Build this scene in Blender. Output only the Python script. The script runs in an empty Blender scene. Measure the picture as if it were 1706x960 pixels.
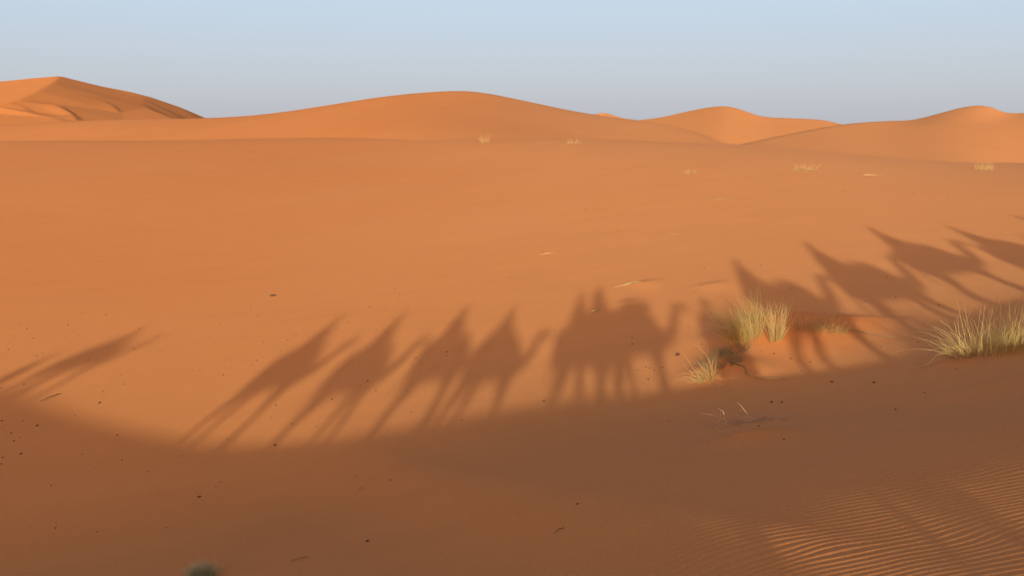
import bpy, bmesh, math, random
import numpy as np
from mathutils import Vector, Quaternion

# lighting and colour settings
SUN_E, SUN_C, SUN_A = 3.75, (1.0, 0.94, 0.70), 0.75
AIR, DUST, OZ = 1.0, 2.0, 1.0
SKY_S, EXPO, VEIL_K, VK = 0.08, 0.62, 1.0, 0.65
VEIL = [(0.0, (0.50, 0.52, 0.57)), (0.04, (0.54, 0.575, 0.65)), (0.13, (0.58, 0.69, 0.83)), (0.35, (0.46, 0.50, 0.58)), (1.0, (0.36, 0.34, 0.36))]
SUN_VEIL = [(0.0, (1.48, 0.77, 0.43)), (0.2, (1.48, 0.82, 0.52)), (0.5, (0.80, 0.60, 0.47)), (1.0, (0.36, 0.34, 0.36))]
GLOW, GLOW_P = (42.0, 27.0, 15.0), 70
SAND_A, SAND_B, SAND_RED = (0.555, 0.208, 0.066), (0.585, 0.255, 0.101), (0.56, 0.185, 0.052)
SHIFT = (0.1, -0.10, -0.10, 0.0, -0.15, 0.0, 0.70, 0.45, 0.10, 0.0, 0.0)
LONG = (1.20, 0.93, 0.93, 0.95, 0.92, 0.92, 1.0, 1.05, 1.10, 1.2, 1.15)
DENOISE = True
WIDE = 1.0
NTH, QN = 1250, 1.0026
AS_DIR = (0.1078184, 0.97576879, -0.19039556)
# the caravan: x, y, height of the rider's head, camel pose, robe colour, turban colour, camel label, rider label
PACK = (0.45, -2.28, 3.01)
GUIDE = (3.66, 2.06, 2.26)
TAIL_PACK = (-21.5, -14.2, 3.6)
TAIL_MAN = (-22.7, -13.9, 3.20)
CARAVAN = [
    (-20.8, -12.9, 3.95, 2, 2, 0, 'camel whose long shadow with a neck stands alone at the far left', 'rider with the long thin shadow standing alone at the far left'),
    (-11.52, -7.94, 3.41, 0, 0, 1, 'camel casting the leftmost shadow of the tight row, legs widely stretched', 'rider with the leftmost pointed shadow of the tight row'),
    (-8.72, -6.94, 3.31, 1, 3, 1, 'camel casting the second shadow of the tight row', 'rider with the second pointed shadow of the tight row'),
    (-5.91, -4.81, 3.26, 2, 1, 0, 'camel casting the third shadow of the tight row', 'rider with the third pointed shadow of the tight row'),
    (-3.94, -4.62, 3.2, 0, 2, 0, 'camel whose lowered head shadow fills the gap left of the middle cluster', 'rider with the fourth pointed shadow of the tight row'),
    (-1.28, -3.81, 3.55, 2, 5, 1, 'camel casting the rear of the big middle shadow cluster', 'rider with the pointed shadow at the left of the middle cluster'),
    (5.48, 1.68, 3.92, 0, 0, 2, 'camel whose shadow passes right behind the grassy mound', 'rider whose shadow tip points up left behind the green tuft'),
    (8.95, 3.63, 4.3, 1, 3, 1, 'camel casting the first whole shadow right of the mound', 'rider with the shadow tip first right of the mound'),
    (12.5, 5.62, 4.74, 2, 1, 2, 'camel whose shadow legs end behind the right grass tufts', 'rider with the highest shadow tip before the right edge group'),
    (15.95, 7.55, 4.35, 0, 5, 1, 'camel casting the wide blunt shadow near the right edge', 'rider with the blunt shadow near the right edge'),
    (20.0, 9.82, 4.59, 1, 2, 1, 'leading camel, its shadow cut by the right edge', 'rider at the head of the caravan, shadow cut by the right edge')]
BIG = [(-11.1, 38.82, 3), (-6.12, 20.83, 1.6), (4.76, 23.66, 2.2), (7.37, 18.86, 1.5), (7.94, 17.96, 1.6), (-2.33, 12.71, 1.5), (-9.91, 17.18, 1.4), (-13.07, 25.83, 1.5), (-14.18, 24.21, 1.6), (-7.07, 18.02, 1.3), (-13.47, 22.09, 1.3), (5.77, 18.12, 1.3), (5.94, 17.93, 1.3)]
PEL_LIT = [(-12.11, 34.37), (-11.9, 32.62), (-11.38, 30.93), (-9.7, 27.55), (-9.62, 28.19), (-8.94, 28.29), (-8.93, 28.79), (-9.35, 31.09), (-8.81, 30.62), (-8.34, 29.68), (-8.42, 31.01), (-8.26, 31.64), (-8.17, 32.91), (-11.48, 36.61), (-10.77, 35.19), (-6.81, 22.97), (-6.95, 23.98), (-6.05, 22.27), (-7.64, 21.68), (-7.28, 28.01), (-6.77, 31.91), (-6.45, 32.7), (-7.25, 34.16), (-5.93, 34.74), (-5.31, 35.33), (-5.15, 33.82), (-5.29, 37.64), (-4.91, 36.36), (-4.22, 34.04), (-4.69, 32.63), (-5.09, 31.08), (-5.1, 27.43), (-5.24, 26.04), (-4.44, 25.23), (-4.03, 24.17), (-4.61, 24.86), (-5.28, 23.9), (-3.15, 26.97), (-5.24, 21.75), (-4.06, 39.95), (-3.13, 39.05), (-0.03, 36.82), (-1.27, 30.87), (-2.14, 27.17), (-2.13, 26.79), (-2.71, 21.88), (3.69, 25.3), (3.77, 25.97), (5.58, 26.24), (3.87, 23.14), (3.84, 22.87), (4.17, 22.76), (3.63, 22.7), (3.65, 21.92), (3.51, 22.87), (3.92, 22.61), (3.75, 23.03), (5.56, 24.21), (6.59, 30.28), (5.91, 32.89), (7.7, 33.68), (9.75, 32.93), (10.06, 30.97), (9.7, 29.15), (12.84, 25.05), (14.19, 28.86), (12.21, 26.57), (13.11, 29.32), (14.49, 31.81), (11.61, 27.4), (11.26, 26.54), (12.68, 30.01), (10.37, 25.92), (-18.26, 37.42), (-19.62, 37.98), (-19.38, 35.55), (-19.26, 35.98), (-19.75, 34.15), (-19.29, 33.18), (-17.68, 33.16), (-18.27, 31.66), (-18.19, 31.94), (-16.0, 31.28), (-16.88, 28.3), (-13.32, 31.23), (-13.63, 28.62), (-13.04, 27.51), (-13.48, 26.94), (-13.29, 26.46), (-12.17, 26.41), (-10.75, 28.28), (-13.36, 24.84), (-17.52, 28.05), (-14.56, 31.77), (4.48, 52.14), (5.34, 51.6), (5.52, 44.05), (-19.42, 54.37), (-27.12, 64.49), (41.03, 84.67), (22.41, 47.71), (22.84, 47.12), (23.29, 45.57), (50.65, 86.43), (19.15, 49.43), (-21.64, 36.49), (-20.9, 35.72), (-20.79, 34.57), (-19.83, 35.19), (-19.01, 34.36), (-19.94, 32.67), (-17.89, 34.17), (-19.48, 31.63), (-15.8, 30.68), (-15.63, 34.76), (-14.33, 33.43), (6.97, 21.92), (7.22, 21.31), (7.53, 20.76), (6.76, 22.37)]
PEL_SHADE_L = [(-1.27, 20.62), (-14.9, 24.72), (-15.29, 24.37), (-15.62, 24.85), (-14.71, 23.77), (-14.21, 23.34), (-14.24, 23.09), (-11.17, 22.87), (-11.39, 19.75), (-10.71, 20.57), (-10.19, 21.0), (-9.09, 20.01), (-10.08, 17.52), (-13.88, 21.93), (-13.66, 21.47), (-11.56, 21.66), (-8.74, 16.66), (-7.12, 16.32), (-6.87, 18.54), (-6.86, 18.81), (-2.48, 16.38), (-3.41, 17.49), (-8.56, 20.83)]
PEL_SHADE_R = [(0.83, 21.3), (8.16, 16.16), (6.53, 15.97), (7.13, 15.13), (10.22, 20.79), (9.35, 20.95), (3.34, 13.69), (4.64, 15.24), (4.42, 13.13), (3.41, 17.58), (9.41, 17.39), (0.92, 11.14), (7.15, 20.3)]
G = {'green': (6.71, 23.59), 'straw': (7.26, 22.75), 'row1': (8.17, 22.93), 'row2': (8.52, 22.65), 'row3': (8.82, 22.4), 'splay': (4.79, 20.93), 'grey1': (5.53, 21.53), 'grey2': (6.39, 23.01), 'r1': (10.21, 18.28), 'r2': (10.6, 17.87), 'r3': (10.89, 17.56), 'f1': (-3.83, 122.44), 'f2': (7.22, 101.9), 'f3': (12.93, 62.26), 'f4': (20.2, 59.36), 'f5': (36.5, 66.5), 'shrub': (-4.86, 12.23), 'tw1': (4.59, 32.52), 'tw2': (1.65, 40.6), 'tw3': (2.99, 29.62), 'tw4': (23.61, 56.07), 'tw5': (0.61, 10.38), 'tw6': (-15.14, 26.68), 'tw7': (5.67, 21.59), 'tw7e': (6.13, 19.94), 'db': (4.57, 15.95), 'db2': (3.55, 13.75), 'db3': (5.46, 16.54), 'tw8': (-3.1, 16.45), 'tw9': (12.08, 49.49), 'tw11': (9.26, 22.34), 'tw11e': (9.78, 21.56), 'tw12': (-33.78, 89.29), 'tw13': (-71.56, 135.78), 'tw14': (9.65, 18.32), 'tw15': (5.52, 20.4), 'tw16': (7.79, 41.18), 'tw17': (-3.32, 12.3)}
DUNES = {'central': [(-355.26, 330.0, -1.49), (-229.05, 330.0, 1.43), (-194.67, 330.0, 2.55), (-169.13, 325.0, 3.66), (-144.36, 320.0, 4.3), (-107.69, 310.0, 4.68), (-83.42, 300.0, 6.05), (-58.5, 290.0, 9.27), (-39.76, 285.0, 11.85), (-19.8, 280.0, 13.19), (-10.19, 280.0, 12.82), (3.27, 280.0, 10.19), (18.39, 275.0, 6.91), (26.89, 265.0, 5.33), (32.93, 255.0, 4.38), (40.99, 240.0, 2.84), (47.85, 225.0, 0.7), (55.03, 210.0, -2.73)], 'r1': [(30.53, 300.0, 0.96), (41.48, 290.0, 3.98), (48.61, 285.0, 4.74), (57.34, 280.0, 6.98), (62.9, 275.0, 8.11), (66.95, 270.0, 8.29), (72.58, 272.0, 6.87), (79.18, 275.0, 4.86), (88.95, 270.0, 4.46), (94.65, 265.0, 4.08), (98.34, 260.0, 2.82), (100.95, 240.0, 0.22)], 'r2': [(22.27, 95.0, -0.05), (26.71, 102.0, 0.5), (35.64, 115.0, 1.36), (50.69, 134.0, 2.82), (64.12, 148.0, 3.4), (71.43, 155.0, 3.53), (79.03, 162.0, 4.65), (87.5, 170.0, 5.99), (93.63, 175.0, 6.61), (98.53, 179.0, 6.27), (103.38, 183.0, 5.23), (107.4, 186.0, 5.08), (111.21, 189.0, 5.18), (125.15, 198.0, 6.08), (153.04, 212.0, 6.01), (193.6, 225.0, 5.29), (267.42, 235.0, 3.8)], 'tiny': [(31.05, 420.0, 4.42), (38.26, 420.0, 6.98), (43.51, 415.0, 8.06), (48.4, 420.0, 6.98), (55.71, 420.0, 4.71)], 'd1pts': [(-514.4, 480.0, 7.9), (-381.0, 480.0, 13.7), (-323.8, 470.0, 18.8), (-268.8, 460.0, 24.7), (-250.1, 455.0, 25.9), (-231.9, 450.0, 26.9), (-217.8, 465.0, 22.4), (-209.7, 475.0, 20.3), (-201.0, 485.0, 17.4), (-190.5, 500.0, 12.1), (-180.7, 515.0, 5.8), (-169.4, 540.0, -1.0), (-219.7, 418.0, 21.8), (-211.8, 390.0, 17.2), (-207.8, 368.0, 12.9), (-206.6, 350.0, 9.6), (-214.1, 340.0, 7.4), (-232.0, 335.0, 5.0), (-198.2, 470.0, 15.7), (-192.9, 455.0, 13.5), (-184.0, 440.0, 10.7), (-172.8, 424.0, 8.2), (-160.1, 408.0, 5.2), (-143.1, 388.0, 1.2), (-181.1, 402.0, 7.9), (-174.9, 360.0, 4.2), (-166.7, 375.0, 3.5), (-181.8, 345.0, 5.1), (-171.9, 450.0, 4.5), (-167.1, 480.0, 0.1), (-179.5, 462.0, 7.7), (-323.6, 300.0, -4.2), (-236.1, 295.0, -3.2), (-174.7, 295.0, -3.0), (-140.6, 310.0, -4.0), (-130.8, 360.0, -5.6), (-126.2, 420.0, -5.6), (-167.9, 600.0, -11.3), (-861.8, 800.0, -10.6), (-556.6, 800.0, -10.6), (-417.9, 800.0, -10.6), (-281.9, 800.0, -10.6)], 'd1e': [(0, 1), (1, 2), (2, 3), (3, 4), (4, 5), (5, 6), (6, 7), (7, 8), (8, 9), (9, 10), (10, 11), (5, 12), (12, 13), (13, 14), (14, 15), (15, 16), (16, 17), (8, 18), (18, 19), (19, 20), (20, 21), (21, 22), (22, 23)], 'pit1': [(-194.13, 372.0, 8.54), (-188.56, 367.0, 7.72), (-183.62, 362.0, 6.43), (-177.52, 354.0, 4.68)], 'pit2': [(-189.4, 412.0, 9.69), (-183.03, 404.0, 8.47)], 'pit3': [(-202.11, 358.0, 3.97), (-194.91, 352.0, 3.24)]}
YC = [169, 155, 166, 93.5, 79.5, 57.7, 50.5, 53.5]
# ---------------------------------------------------------------- terrain
PX, PY = 0.8725, 0.4886            # direction in which the caravan walks along the ridge
CR_A = np.array([-60., -35., -25., -22.3, -20.6, -17.1, -13.1, -10.5, -7.7, -5.8, -2.0, 0.5, 3.0, 5.0, 7.8, 9.6, 11.0, 13.6, 18., 24., 40.])
CR_Z = np.array([2.1, 2.1, 1.92, 1.42, 1.10, 0.55, 0.02, -0.13, -0.10, -0.03, 0.15, 0.16, 0.11, 0.13, 0.27, 0.52, 0.76, 1.12, 1.3, 1.2, 1.2])
MOUNDS = [  # x, y, half width, depth to the back, depth to the front, height, rotation
    (7.9, 24.7, 1.60, 0.60, 3.2, 0.50, 0.08), (10.0, 24.0, 1.1, 0.30, 1.6, 0.20, -0.10), (7.2, 24.2, 0.6, 0.35, 0.9, 0.12, 0.3),
    (5.55, 22.0, 0.65, 0.45, 1.3, 0.30, 0.5), (4.15, 14.0, 0.80, 0.5, 0.9, 0.15, 0.25), (9.0, 15.3, 1.1, 0.6, 0.8, 0.10, 0.0),
    (5.1, 32.6, 0.6, 0.25, 0.8, 0.07, 0.1), (7.4, 31.0, 0.6, 0.30, 0.7, 0.05, 0.2), (4.2, 30.2, 0.5, 0.2, 0.3, 0.03, 0.0)]
def sstep(a, b, x):
    t = np.clip((x - a) / (b - a), 0, 1); return t * t * (3 - 2 * t)
def smax(a, b, k):
    return 0.5 * (a + b + np.sqrt((a - b) ** 2 + k * k))
def vnoise(x, y, seed):
    r = np.random.default_rng(seed); g = r.random((64, 64))
    xi = np.floor(x).astype(int); yi = np.floor(y).astype(int); fx = x - xi; fy = y - yi
    fx = fx * fx * fx * (fx * (fx * 6 - 15) + 10); fy = fy * fy * fy * (fy * (fy * 6 - 15) + 10)
    a = g[xi % 64, yi % 64]; b = g[(xi + 1) % 64, yi % 64]; c = g[xi % 64, (yi + 1) % 64]; d = g[(xi + 1) % 64, (yi + 1) % 64]
    return (a * (1 - fx) + b * fx) * (1 - fy) + (c * (1 - fx) + d * fx) * fy - 0.5
def mound_z(x, y):
    z = np.zeros_like(x)
    for cx, cy, sx, sb, sf, h, r in MOUNDS:
        dx = (x - cx) * math.cos(r) + (y - cy) * math.sin(r); dy = -(x - cx) * math.sin(r) + (y - cy) * math.cos(r)
        sy = np.where(dy > 0, sb, sf)
        z = z + h * np.exp(-np.abs(dx / sx) ** 2.4 - np.abs(dy / sy) ** 2.0)
    return z
def ground(x, y, ripples=True):
    x = np.asarray(x, float); y = np.asarray(y, float)
    a = x * PX + y * PY; s = -x * PY + y * PX
    # the broad slope that catches the shadows
    L = np.where(x > 0, 19.0, 21.0); xs = L * np.tanh(x / L)
    az = np.degrees(np.arctan2(x, np.maximum(y, 1)))
    azt = np.linspace(-70, 70, 281); w_ = np.hanning(29); w_ /= w_.sum()
    yc = np.interp(az, azt, np.convolve(np.pad(np.interp(azt, [-60, -31, -10, 8, 16, 24, 31, 60], YC), 14, mode='edge'), w_, 'valid'))
    ys = yc - 9 * np.logaddexp(0, (yc - y) / 9)          # rises to a soft crease, then falls away
    fl = -4.29 + 0.141 * xs + 0.0009 * xs * xs + 0.054 * (ys - 25) - 0.035 * 9 * np.logaddexp(0, (y - yc) / 9)
    fl = fl + 0.25 * vnoise(x / 23 + 9, y / 31 + 4, 3) * sstep(40, 80, y) + 0.035 * vnoise(x / 5 + 3, y / 8, 5)
    # the ridge under the caravan and its lee slope
    ac = a; a = a - 0.715 * np.clip(s, 0, 9)
    zc = np.interp(a, CR_A, CR_Z); zc = 0.5 * zc + 0.25 * np.interp(a - 1, CR_A, CR_Z) + 0.25 * np.interp(a + 1, CR_A, CR_Z)
    a = ac; wr = sstep(3.8, 6.8, a)
    s0 = 5.0 * wr * (1 - 0.35 * sstep(10.5, 15, a)) + 0.4; k1 = (0.224 - 0.016 * sstep(6.5, 9.0, a)) * wr + 0.27 * (1 - wr)
    lee = -k1 * s - (0.328 - k1) * 0.7 * (np.logaddexp(0, (s - s0 - 0.7) / 0.7) - np.logaddexp(0, (-s0 - 0.7) / 0.7))
    stoss = -0.02 * s - 0.30 * np.logaddexp(0, (-s - 6) / 1.0)
    rg = zc + np.where(s > 0, 1, 0) * lee + np.where(s <= 0, 1, 0) * stoss
    z = np.where(s > 0, smax(rg, fl - 0.05, 1.0 * sstep(2, 12, s)), rg)
    z = np.where(s < -3, smax(z, -12 + 0 * z, 0.2), z)
    z = smax(z, -9 + 0 * z, 0.6)
    z = z + mound_z(x, y)
    if ripples:
        m = sstep(1.0, 4.5, a) * sstep(-1.5, 0.2, s) * (1 - sstep(5.4, 8.4, s)) * (1 - sstep(14, 18, a))
        q = (y - 0.12 * x) + 0.30 * vnoise(x * 0.55, y * 0.8, 11) + 0.07 * vnoise(x * 1.9, y * 2.6, 12)
        lam = 0.110; ph = 2 * math.pi * q / lam
        amp = 0.0060 * m * (0.45 + 1.1 * (vnoise(x * 0.9 + 4, y * 1.3, 13) + 0.5))
        z = z + amp * (np.sin(ph) + 0.28 * np.sin(2 * ph + 1.3))
    return z
# ---------------------------------------------------------------- helpers
scene = bpy.context.scene
COL = scene.collection
def mat(name, color=(0.5, 0.5, 0.5), rough=0.8):
    m = bpy.data.materials.new(name); m.use_nodes = True
    b = m.node_tree.nodes['Principled BSDF']
    b.inputs['Base Color'].default_value = (*color, 1); b.inputs['Roughness'].default_value = rough
    return m
def mesh_from(name, verts, faces, smooth=True):
    me = bpy.data.meshes.new(name); me.from_pydata(verts, [], faces); me.update()
    if smooth: me.polygons.foreach_set('use_smooth', [True] * len(me.polygons))
    return me
def link(name, me, material=None, parent=None):
    o = bpy.data.objects.new(name, me); COL.objects.link(o)
    if material is not None and me is not None and not me.materials:
        for m in (material if isinstance(material, (list, tuple)) else [material]): me.materials.append(m)
    o.parent = parent
    return o
def tag(o, label=None, cat=None, group=None, kind=None):
    if label: o['label'] = label
    if cat: o['category'] = cat
    if group: o['group'] = group
    if kind: o['kind'] = kind
    return o
def empty(name, loc=(0, 0, 0), rz=0.0):
    o = bpy.data.objects.new(name, None); COL.objects.link(o); o.location = loc; o.rotation_euler = (0, 0, rz); o.empty_display_size = 0.3
    return o
def copy_tree(o, parent=None):
    c = o.copy(); COL.objects.link(c); c.parent = parent
    for ch in [q for q in bpy.data.objects if q.parent == o]: copy_tree(ch, c)
    return c
def gz(x, y): return float(ground(np.array([x]), np.array([y]), False)[0])

def np_mesh(name, co, quads, attr=None):
    me = bpy.data.meshes.new(name)
    me.vertices.add(len(co)); me.vertices.foreach_set('co', co.astype(np.float32).ravel())
    n = len(quads); me.loops.add(n * 4); me.loops.foreach_set('vertex_index', quads.astype(np.int32).ravel())
    me.polygons.add(n); me.polygons.foreach_set('loop_start', np.arange(0, n * 4, 4, dtype=np.int32))
    me.polygons.foreach_set('loop_total', np.full(n, 4, np.int32))
    me.update(calc_edges=True); me.polygons.foreach_set('use_smooth', np.ones(n, bool))
    if attr is not None:
        for k, v in attr.items():
            a = me.attributes.new(k, 'FLOAT', 'POINT'); a.data.foreach_set('value', v.astype(np.float32))
    me.validate()
    return me

# ---------------------------------------------------------------- sand material
def sand_material(name, near=True):
    m = bpy.data.materials.new(name); m.use_nodes = True
    nt = m.node_tree; N = nt.nodes; Lk = nt.links
    b = N['Principled BSDF']; b.inputs['Roughness'].default_value = 0.95
    b.inputs['Specular IOR Level'].default_value = 0.08
    g = N.new('ShaderNodeNewGeometry')
    def noise(scale, detail=4, rough=0.55, stretch=None):
        n = N.new('ShaderNodeTexNoise'); n.inputs['Scale'].default_value = scale
        n.inputs['Detail'].default_value = detail; n.inputs['Roughness'].default_value = rough
        if stretch:
            mp = N.new('ShaderNodeMapping'); mp.inputs['Scale'].default_value = stretch
            Lk.new(g.outputs['Position'], mp.inputs['Vector']); Lk.new(mp.outputs['Vector'], n.inputs['Vector'])
        else: Lk.new(g.outputs['Position'], n.inputs['Vector'])
        return n
    def ramp(src, lo, hi, c0, c1):
        r = N.new('ShaderNodeValToRGB'); r.color_ramp.elements[0].position = lo; r.color_ramp.elements[1].position = hi
        r.color_ramp.elements[0].color = (*c0, 1); r.color_ramp.elements[1].color = (*c1, 1)
        Lk.new(src, r.inputs['Fac']); return r
    def mix(a, bb, fac, mode='MIX'):
        x = N.new('ShaderNodeMix'); x.data_type = 'RGBA'; x.blend_type = mode
        if isinstance(fac, (int, float)): x.inputs['Factor'].default_value = fac
        else: Lk.new(fac, x.inputs['Factor'])
        for s, v in (('A', a), ('B', bb)):
            k = [i for i in x.inputs if i.name == s and i.type == 'RGBA'][0]
            if isinstance(v, tuple): k.default_value = (*v, 1)
            else: Lk.new(v, k)
        return [o for o in x.outputs if o.type == 'RGBA'][0]
    big = noise(0.035 if near else 0.012, 3, 0.5)
    sx = N.new('ShaderNodeSeparateXYZ'); Lk.new(g.outputs['Position'], sx.inputs[0])
    mrx = N.new('ShaderNodeMapRange'); mrx.inputs['From Min'].default_value = -30; mrx.inputs['From Max'].default_value = 22; Lk.new(sx.outputs['X'], mrx.inputs['Value'])
    av = N.new('ShaderNodeMath'); av.operation = 'MULTIPLY_ADD'; av.inputs[1].default_value = 0.45; Lk.new(mrx.outputs[0], av.inputs[0])
    hb = N.new('ShaderNodeMath'); hb.operation = 'MULTIPLY'; hb.inputs[1].default_value = 0.55; Lk.new(big.outputs['Fac'], hb.inputs[0]); Lk.new(hb.outputs[0], av.inputs[2])
    base = ramp(av.outputs[0], 0.2, 0.75, SAND_A, SAND_B).outputs['Color']
    mid = noise(0.5, 4, 0.6, (0.5, 1.3, 1)) if near else noise(0.06, 4, 0.6)
    base = mix(base, ramp(mid.outputs['Fac'], 0.3, 0.75, (0.97, 0.97, 0.97), (1.03, 1.025, 1.02)).outputs['Color'], 1.0, 'MULTIPLY')
    if near:
        fine = noise(38, 3, 0.7)
        base = mix(base, ramp(fine.outputs['Fac'], 0.3, 0.7, (0.87, 0.87, 0.86), (1.12, 1.12, 1.13)).outputs['Color'], 1.0, 'MULTIPLY')
        grain = noise(260, 2, 0.7)
        base = mix(base, ramp(grain.outputs['Fac'], 0.3, 0.7, (0.88, 0.87, 0.86), (1.12, 1.12, 1.13)).outputs['Color'], 1.0, 'MULTIPLY')
        at = N.new('ShaderNodeAttribute'); at.attribute_name = 'loose'
        base = mix(base, SAND_RED, at.outputs['Fac'])
        b1 = N.new('ShaderNodeBump'); b1.inputs['Strength'].default_value = 0.22; b1.inputs['Distance'].default_value = 0.03
        n1 = noise(3.0, 5, 0.62, (0.8, 1.6, 1)); Lk.new(n1.outputs['Fac'], b1.inputs['Height'])
        b2 = N.new('ShaderNodeBump'); b2.inputs['Strength'].default_value = 0.25; b2.inputs['Distance'].default_value = 0.006
        Lk.new(fine.outputs['Fac'], b2.inputs['Height']); Lk.new(b1.outputs['Normal'], b2.inputs['Normal'])
        Lk.new(b2.outputs['Normal'], b.inputs['Normal'])
    else:
        b1 = N.new('ShaderNodeBump'); b1.inputs['Strength'].default_value = 0.25; b1.inputs['Distance'].default_value = 0.5
        n1 = noise(0.25, 5, 0.6); Lk.new(n1.outputs['Fac'], b1.inputs['Height']); Lk.new(b1.outputs['Normal'], b.inputs['Normal'])
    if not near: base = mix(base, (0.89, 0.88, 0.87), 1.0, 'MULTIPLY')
    Lk.new(base, b.inputs['Base Color'])
    return m
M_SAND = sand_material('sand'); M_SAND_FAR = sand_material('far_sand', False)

# ---------------------------------------------------------------- near ground: one sheet out past the horizon dunes
th = np.concatenate([np.linspace(-math.pi, math.radians(-46), 110, endpoint=False),
                     np.linspace(math.radians(-46), math.radians(46), NTH, endpoint=False),
                     np.linspace(math.radians(46), math.pi, 110, endpoint=False)])
def geo(a, b, q):
    n = max(2, int(math.log(b / a) / math.log(q))); return np.geomspace(a, b, n, endpoint=False)
rr = np.concatenate([[0.02], geo(0.3, 4.0, 1.03), geo(4.0, 14, QN), geo(14, 45, 1.005), geo(45, 260, 1.008), geo(260, 7000, 1.06), [7000]])
TH, RR = np.meshgrid(th, rr)
X = RR * np.sin(TH); Y = RR * np.cos(TH)
Z = ground(X, Y)
far = sstep(260, 900, RR); Z = Z * (1 - far) + far * (-9 + 5 * vnoise(X / 160, Y / 160, 21))
co = np.stack([X, Y, Z], -1).reshape(-1, 3)
nt_, nr_ = len(th), len(rr)
i = np.arange(nr_ - 1)[:, None]; j = np.arange(nt_)[None, :]; j2 = (j + 1) % nt_
quads = np.stack([i * nt_ + j, i * nt_ + j2, (i + 1) * nt_ + j2, (i + 1) * nt_ + j], -1).reshape(-1, 4)[:, ::-1]
loose = sstep(0.0, 0.30, mound_z(X, Y) + 0.10 * vnoise(X * 2.3, Y * 2.3, 41) * (mound_z(X, Y) > 0.02)) * 0.75
me = np_mesh('sand_ground', co, quads, {'loose': loose.reshape(-1)})
tag(link('sand_ground', me, M_SAND), 'orange desert sand sloping down from the ridge and gently up again', kind='structure')

# ---------------------------------------------------------------- far dunes: crests with flanks
def crest_dist(poly, X, Y):
    best = np.full(X.shape, 1e9); h = np.zeros_like(X); side = np.zeros_like(X)
    for (x0, y0, z0), (x1, y1, z1) in zip(poly[:-1], poly[1:]):
        dx, dy = x1 - x0, y1 - y0; l2 = dx * dx + dy * dy
        t = np.clip(((X - x0) * dx + (Y - y0) * dy) / l2, 0, 1)
        ex, ey = X - x0 - t * dx, Y - y0 - t * dy; d = np.hypot(ex, ey); m = d < best
        best = np.where(m, d, best); h = np.where(m, z0 + t * (z1 - z0), h); side = np.where(m, np.sign(dx * ey - dy * ex), side)
    return best, h, side
def smooth_poly(p, n=2):
    for _ in range(n):
        q = [p[0]]
        for a, b in zip(p[:-1], p[1:]):
            q.append(tuple(0.75 * u + 0.25 * v for u, v in zip(a, b))); q.append(tuple(0.25 * u + 0.75 * v for u, v in zip(a, b)))
        q.append(p[-1]); p = q
    return p
def roof(poly, sl, sr, rnd, X, Y, smooth=2):     # sl: slope on the left of the crest's direction, sr: on its right
    out = np.full(X.shape, -1e9)
    p = smooth_poly(poly, smooth)
    for (x0, y0, z0), (x1, y1, z1) in zip(p[:-1], p[1:]):
        dx, dy = x1 - x0, y1 - y0; l2 = dx * dx + dy * dy + 1e-9
        t = np.clip(((X - x0) * dx + (Y - y0) * dy) / l2, 0, 1)
        ex, ey = X - x0 - t * dx, Y - y0 - t * dy; d = np.hypot(ex, ey)
        k = np.where(dx * ey - dy * ex > 0, sl, sr)
        out = np.maximum(out, z0 + t * (z1 - z0) - k * (np.sqrt(d * d + rnd * rnd) - rnd))
    return out
def dune_mesh(name, x0, x1, y0, y1, step, fn, label):
    xs = np.arange(x0, x1, step); ys = np.arange(y0, y1, step); Xg, Yg = np.meshgrid(xs, ys)
    Zg = np.maximum(fn(Xg, Yg), -16)
    nx, ny = len(xs), len(ys)
    i = np.arange(ny - 1)[:, None]; j = np.arange(nx - 1)[None, :]
    q = np.stack([i * nx + j, i * nx + j + 1, (i + 1) * nx + j + 1, (i + 1) * nx + j], -1).reshape(-1, 4)
    zq = Zg.reshape(-1)[q].max(1); q = q[zq > -15.5]
    me = np_mesh(name, np.stack([Xg, Yg, Zg], -1).reshape(-1, 3), q)
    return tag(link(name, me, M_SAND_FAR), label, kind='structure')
D = DUNES
def flank(poly, back, front, rnd, X, Y, smooth=2):
    """a dune whose crest line runs across the land: height of the crest at each bearing, falling to the front and the back"""
    p = np.array(smooth_poly(poly, smooth)); ba = np.arctan2(p[:, 0], p[:, 1]); o = np.argsort(ba)
    B = np.arctan2(X, Y); rc = np.interp(B, ba[o], np.hypot(p[:, 0], p[:, 1])[o]); zc = np.interp(B, ba[o], p[:, 2][o])
    bs = np.linspace(ba.min(), ba.max(), 400); zz = np.interp(bs, ba[o], p[:, 2][o]); w_ = np.hanning(121); w_ /= w_.sum(); zz = np.convolve(np.pad(zz, 60, mode='edge'), w_, 'valid')
    rr_ = np.interp(bs, ba[o], np.hypot(p[:, 0], p[:, 1])[o]); rr_ = np.convolve(np.pad(rr_, 60, mode='edge'), w_, 'valid')
    m_ = sstep(1, 0.22 * rc, rc - np.hypot(X, Y)); zc = zc * (1 - m_) + np.interp(B, bs, zz) * m_; rc = rc * (1 - m_) + np.interp(B, bs, rr_) * m_
    d = np.hypot(X, Y) - rc; k = np.where(d > 0, back, front)
    out = (np.abs(B - ba[o][0]) > 0) * np.maximum(0, ba[o][0] - B) * 200 + np.maximum(0, B - ba[o][-1]) * 200
    return zc - k * (np.sqrt(d * d + rnd * rnd) - rnd) - out
def f_central(X, Y): return flank(D['central'], 0.25, 0.10, 22, X, Y, 3) + 0.5 * vnoise(X / 60, Y / 40, 31) * sstep(20, 60, 300 - np.hypot(X, Y))
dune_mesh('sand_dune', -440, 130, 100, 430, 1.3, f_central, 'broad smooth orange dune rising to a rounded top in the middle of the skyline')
def f_r1(X, Y): return flank(D['r1'], 0.45, 0.15, 2.0, X, Y, 1)
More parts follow.
